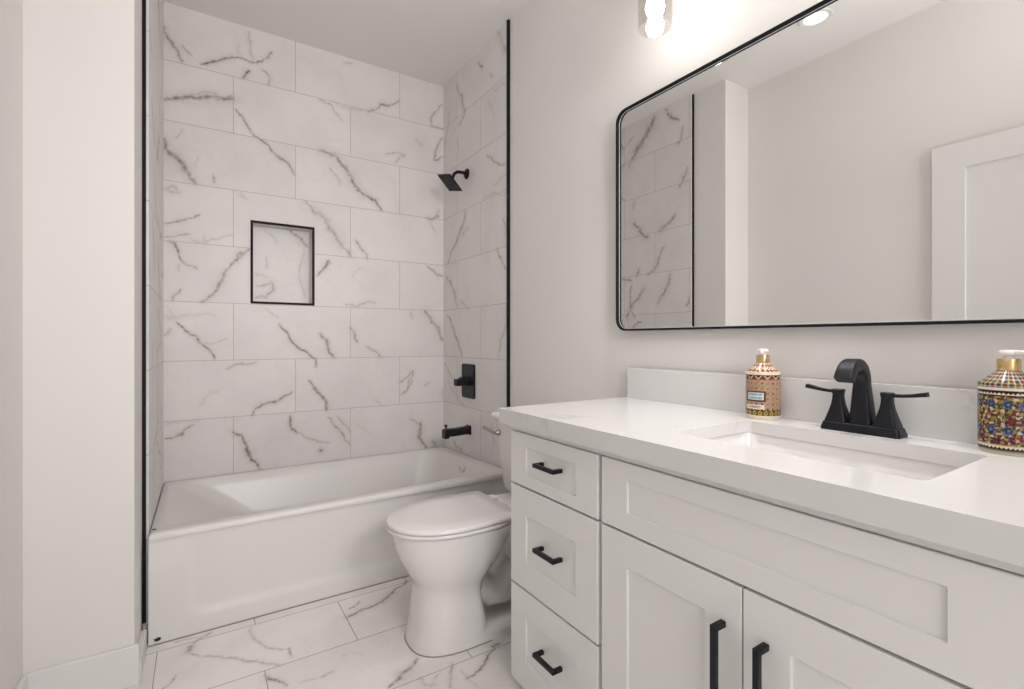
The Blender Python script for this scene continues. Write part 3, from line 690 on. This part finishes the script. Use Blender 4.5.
# spout
path = []; sc = []
for i in range(8):
    t = i/7; path.append((FX+.004-.004*t, FY, CT+.018+.092*t)); k = .98-.34*t; sc.append((k*.96, k))
R_ = .043
for i in range(1, 15):
    a = math.radians(146)*i/14
    path.append((FX-R_+R_*math.cos(a), FY, CT+.110+R_*1.08*math.sin(a))); sc.append((.62+.12*i/14, .64-.04*i/14))
ex = path[-1]; path.append((ex[0]-.008, FY, ex[2]-.012)); sc.append((.75, .58))
bm = sweep(bmesh.new(), path, rsect(.0245, .0215, .009), up=Vector((0, 1, 0)), scales=sc)
part('spout', bm, M['black'], fa, True, 35)
bm = lathe(bmesh.new(), (FX+.018, FY, CT+.0195), [(.0022, 0), (.0022, .05), (.004, .052), (.004, .060), (.002, .062)], 10); part('drain_pull_rod', bm, M['black'], fa, True)

# ------------------------------------------------------------------ soap bottles
def bottle(name, label, cx, cy, R, hb, pal, rot, kind, head_dir):
    bt = thing(name, label, 'soap dispenser', (cx, cy, CT), 'pump soap bottles on the vanity')
    nA, nZ = 320, 120
    prof = [(R*.93, 0), (R*.98, .003), (R, .008), (R, hb*.96), (R*.99, hb)]
    sh = hb+.024
    zs = [0, .003]+list(np.linspace(.010, hb, nZ))+list(np.linspace(hb+.002, sh, 26))
    def rad(z):
        if z < .012: return R*(.93+.07*min(1, z/.008))
        if z <= hb: return R
        t = (z-hb)/(sh-hb); return R*(1-.05*min(1, t*6))*(1-t)+.0158*t if t > 0 else R
    verts = []; cols = []
    ang = 2*PI*np.arange(nA)/nA
    for z in zs:
        r = rad(z)
        for a in ang:
            verts.append((r*math.cos(a), r*math.sin(a), z)); cols.append(tuple(min(1, k_)**1.25 for k_ in pal(((a-rot+PI) % (2*PI)-PI)*R, z, a)[:3])+(1,))
    faces = []
    for k in range(len(zs)-1):
        for i in range(nA): j = (i+1) % nA; faces.append((k*nA+i, k*nA+j, (k+1)*nA+j, (k+1)*nA+i))
    faces.append(tuple(reversed(range(nA)))); faces.append(tuple((len(zs)-1)*nA+i for i in range(nA)))
    me = bpy.data.meshes.new('bottle_body'); me.from_pydata(verts, [], faces)
    at = me.attributes.new('pattern', 'FLOAT_COLOR', 'POINT'); at.data.foreach_set('color', np.array(cols, dtype=np.float32).ravel())
    for p in me.polygons: p.use_smooth = True
    me.set_sharp_from_angle(angle=math.radians(50))
    o = bpy.data.objects.new('bottle_body', me); COL.objects.link(o); o.parent = bt; me.materials.append(M['ceramic_pattern'])
    bm = bmesh.new(); lathe(bm, (cx, cy, CT+sh-.001), [(.0160, 0), (.0166, .002), (.0166, .020), (.0155, .022), (.008, .0225)], 40)
    part('collar', bm, M['gold'], bt, True, 40, label='gold collar')
    bm = bmesh.new(); z0 = CT+sh+.0205
    lathe(bm, (cx, cy, z0), [(.009, 0), (.009, .004), (.0060, .004), (.0060, .007), (.0125, .008), (.0140, .010), (.0140, .014), (.012, .0165), (.004, .017)], 32)
    d = Vector(head_dir).normalized(); p0 = Vector((cx, cy, z0+.0125))
    sweep(bm, [p0+d*.008, p0+d*.03, p0+d*.045+Vector((0, 0, -.001)), p0+d*.052+Vector((0, 0, -.006))], rsect(.0055, .0045, .003), up=Vector((-d.y, d.x, 0)), scales=[(1, 1), (.9, .9), (.8, .8), (.7, .7)])
    part('pump', bm, M['pump'], bt, True, 40, label='white pump head')
    return bt
W_ = (.78, .73, .66, 1)
def C3(r, g, b): return srgb(r, g, b)
cW, cB, cO, cK, cBl, cR, cG, cT = C3(232, 222, 205), C3(120, 72, 40), C3(196, 130, 62), C3(40, 28, 24), C3(60, 84, 132), C3(150, 50, 45), C3(150, 140, 70), C3(60, 130, 135)
GLY = random.Random(3); GL = [[GLY.random() for _ in range(60)] for _ in range(60)]
def pal1(s, z, a):
    mm = z*1000; u = s*1000
    if mm < 11: return cW
    if mm > 127:
        q = (abs((u % 13)-6.5)+abs((mm % 13)-6.5)); return cK if q < 2.5 else (cW if q < 6.5 else C3(160, 95, 50))
    if mm > 119: return cW
    if mm > 117: return cK
    if mm > 106: return cK if abs(((u % 22)-11))+abs(mm-118)*.9 < 7.5 else (cW if abs(((u % 22)-11))+abs(mm-118)*.9 < 10 else C3(140, 75, 35))
    if mm < 26:
        if mm > 24 or mm < 12.5: return cB
        q = abs((u % 14)-7)+abs(mm-18)*.8
        return cK if q < 3 else (C3(210, 190, 110) if q < 5.5 else C3(110, 95, 60))
    if -47 < u < 7 and 48 < mm < 76:          # framed label panel
        e = max(abs(u+20)-22, abs(mm-62)-9.5)
        if e > 1.6: return cB
        if e > 0: return cK
        if abs(u+20) < 17 and (abs(mm-66.5) < 2.8 or abs(mm-58) < 2.6):
            gi, gj = int((u+60)/1.3), int(mm/1.6)
            return C3(45, 85, 105) if GL[gi % 60][gj % 60] > .45 and (u+60) % 4.4 > 1.0 else C3(190, 212, 215)
        return C3(205, 218, 220)
    if -46 < u < 4 and 28 < mm < 40:
        gi, gj = int((u+60)/1.2), int(mm/1.5)
        return C3(60, 50, 60) if 31 < mm < 37 and abs(u+22) < 16 and GL[gi % 60][gj % 60] > .5 else C3(225, 215, 205)
    p = 27.0
    q1 = abs(((u+mm) % p)-p/2); q2 = abs(((u-mm+4) % p)-p/2); t = p/2-max(q1, q2)
    if t < 2.2: return C3(85, 38, 18)
    if t < 4.4: return C3(240, 222, 198)
    if t < 7.6: return C3(150, 70, 28)
    if t < 9.6: return C3(238, 205, 165)
    return cK
def pal2(s, z, a):
    mm = z*1000; u = s*1000
    if mm < 9: return C3(215, 208, 190)
    if mm > 123:
        h = math.sin(u*.36)*math.sin(mm*.5); return cBl if h > .45 else (cR if h < -.55 else (C3(190, 185, 170) if abs(h) < .2 else cG))
    if mm > 118: return cW
    zz = lambda c: abs(((u % 6)-3))*1.2 > (mm-c)
    if mm > 110: return C3(225, 215, 195) if zz(111) else cK
    if mm > 108: return cK
    if mm < 17: return C3(225, 215, 195) if not zz(11) else cK
    if mm < 19: return C3(190, 170, 110)
    # flowers in rows, ringed with olive-gold leaves
    best = None; g3 = GL[int(u/1.6+30) % 60][int(mm/1.6) % 60]
    u += (g3-.5)*1.6; mm += (GL[int(mm/1.9) % 60][int(u/1.9+40) % 60]-.5)*1.6
    for row, zc in enumerate((45, 69, 93)):
        off = 0 if row % 2 == 0 else 12
        k = round((u-off)/24); du, dz = u-off-k*24, mm-zc
        r = math.hypot(du, dz); th = math.atan2(dz, du)
        if best is None or r < best[0]: best = (r, th, row, k)
    r, th, row, k = best; pet = 1+.18*math.cos(6*th)
    if row == 1:
        if r < 2.5: return C3(200, 190, 150)
        rr = math.hypot(du*.62, dz)
        if rr < 7.2*pet: return (cR if g3 > .3 else C3(110, 30, 40)) if k % 2 else C3(195, 208, 222)
        if rr < 10*pet: return (C3(205, 120, 110) if g3 > .5 else C3(225, 200, 190)) if k % 2 else C3(228, 225, 222)
    else:
        if r < 2: return C3(150, 150, 120)
        if r < 6.2*pet: return C3(62, 88, 135) if g3 > .3 else C3(40, 48, 80)
        if r < 8.0*pet: return C3(120, 145, 175) if g3 > .4 else C3(95, 90, 70)
    h = math.sin(u*.42+mm*.25)+math.sin(mm*.5-u*.3)
    g2 = GL[int(u/5+30) % 60][int(mm/5) % 60]
    if abs(h) < .3: return cK
    if g2 > .86: return C3(110, 60, 110)
    if g2 > .72: return cR
    return C3(165, 145, 80) if h > 0 else (C3(95, 95, 60) if g2 < .3 else C3(205, 190, 150))
a1 = math.atan2(-.75, -1.29)      # side of the bottle that faces the room
bottle('soap_dispenser', 'tan lattice-patterned pump bottle with a pale label, left of the faucet', 1.285, .746, .0425, .126, pal1, a1, 1, (-1, -.55, 0))
a2 = math.atan2(-.25, -1.26)
bottle('soap_dispenser', 'pump bottle with blue flower pattern and gold collar, at the right edge', 1.284, .269, .0430, .131, pal2, a2, 2, (-.5, -1, 0))

# ------------------------------------------------------------------ mirror
MY0, MY1, MZ0, MZ1 = -.315, 1.329, 1.087, 1.903
mi = thing('wall_mirror', 'large black-framed mirror with rounded corners over the vanity', 'mirror', (XWALL, .51, 1.085))
mcy, mcz, mhy, mhz = (MY0+MY1)/2, (MZ0+MZ1)/2, (MY1-MY0)/2, (MZ1-MZ0)/2
def mring(x, ins, r): return [(x, mcy+a, mcz+b) for a, b in rsect(mhy-ins, mhz-ins, r, 10)]
bm = bmesh.new()
loft(bm, [mring(XWALL-.001, 0, .045), mring(1.3130, 0, .045), mring(1.3120, .001, .044), mring(1.3120, .0055, .040), mring(1.3130, .0065, .039), mring(1.3245, .0065, .039)], False, False)
part('frame', bm, M['trimblack'], mi, True, 30)
bm = bmesh.new(); loft(bm, [mring(1.3340, .005, .037), mring(1.3240, .005, .037)]); part('mirror_glass', bm, M['mirror'], mi)
bm = bmesh.new(); loft(bm, [mring(1.3242, .0062, .039), mring(1.3232, .0066, .039), mring(1.3232, .0084, .0375), mring(1.3242, .0088, .037)], False, False)
part('bevel_edge', bm, M['chrome_light'], mi, label='pale polished edge of the mirror glass')

# ------------------------------------------------------------------ vanity light: three clear glass shades on a bar
LX = 1.175; LY = [1.022, .51, -.002]; LZ = 2.008
vl = thing('vanity_light', 'wall light with clear glass cylinder shades above the mirror', 'wall light', (XWALL, .51, LZ+.2))
part('backplate', B((XWALL-.022, .40, LZ+.20), (XWALL-.001, .62, LZ+.31), .006), M['black'], vl)
bm = sweep(bmesh.new(), [(LX+.055, -.07, LZ+.255), (LX+.055, 1.09, LZ+.255)], [(.009*math.cos(2*PI*i/16), .009*math.sin(2*PI*i/16)) for i in range(16)], up=Vector((0, 0, 1)))
part('bar', bm, M['black'], vl, True)
bm = sweep(bmesh.new(), [(XWALL-.02, .51, LZ+.255), (LX+.05, .51, LZ+.255)], [(.01*math.cos(2*PI*i/16), .01*math.sin(2*PI*i/16)) for i in range(16)]); part('arm', bm, M['black'], vl, True)
for y in LY:
    bm = bmesh.new()
    sweep(bm, [(LX+.055, y, LZ+.255), (LX+.02, y, LZ+.255), (LX, y, LZ+.245)], [(.007*math.cos(2*PI*i/12), .007*math.sin(2*PI*i/12)) for i in range(12)])
    lathe(bm, (LX, y, LZ+.18), [(.050, 0), (.052, .004), (.052, .012), (.022, .020), (.020, .065), (.015, .070)], 40); part('socket', bm, M['black'], vl, True)
    bm = bmesh.new()
    lathe(bm, (LX, y, LZ), [(.0515, .185), (.0515, .02), (.0500, .004), (.0480, .0), (.0455, .003), (.0485, .022), (.0490, .185)], 56, False, False)
    sd = part('lamp_shade', bm, M['glass'], vl, True)
    bm = lathe(bmesh.new(), (LX, y, LZ+.028), [(.001, 0), (.012, .004), (.024, .018), (.029, .036), (.024, .058), (.014, .080), (.013, .100), (.013, .155)], 32)
    part('bulb', bm, M['bulb'], vl, True)
    light('bulb_down_light', 'AREA', (LX, y, LZ+.026), BULBD_W, WARM, .03).data.spread = math.radians(95)

# recessed ceiling downlight (its reflection shows near the top of the mirror)
dl = thing('recessed_downlight', 'small round recessed ceiling light reflected at the top of the mirror', 'ceiling light', (-.02, 1.27, CZ))
part('ring', lathe(bmesh.new(), (-.02, 1.27, CZ-.008), [(.056, .0075), (.075, .0070), (.078, .004), (.074, 0), (.058, .001), (.056, .0075)], 40, False, False), M['trim_white'], dl, True)
part('lens', lathe(bmesh.new(), (-.02, 1.27, CZ-.004), [(.056, 0), (.056, .003)], 40), M['lens'], dl)
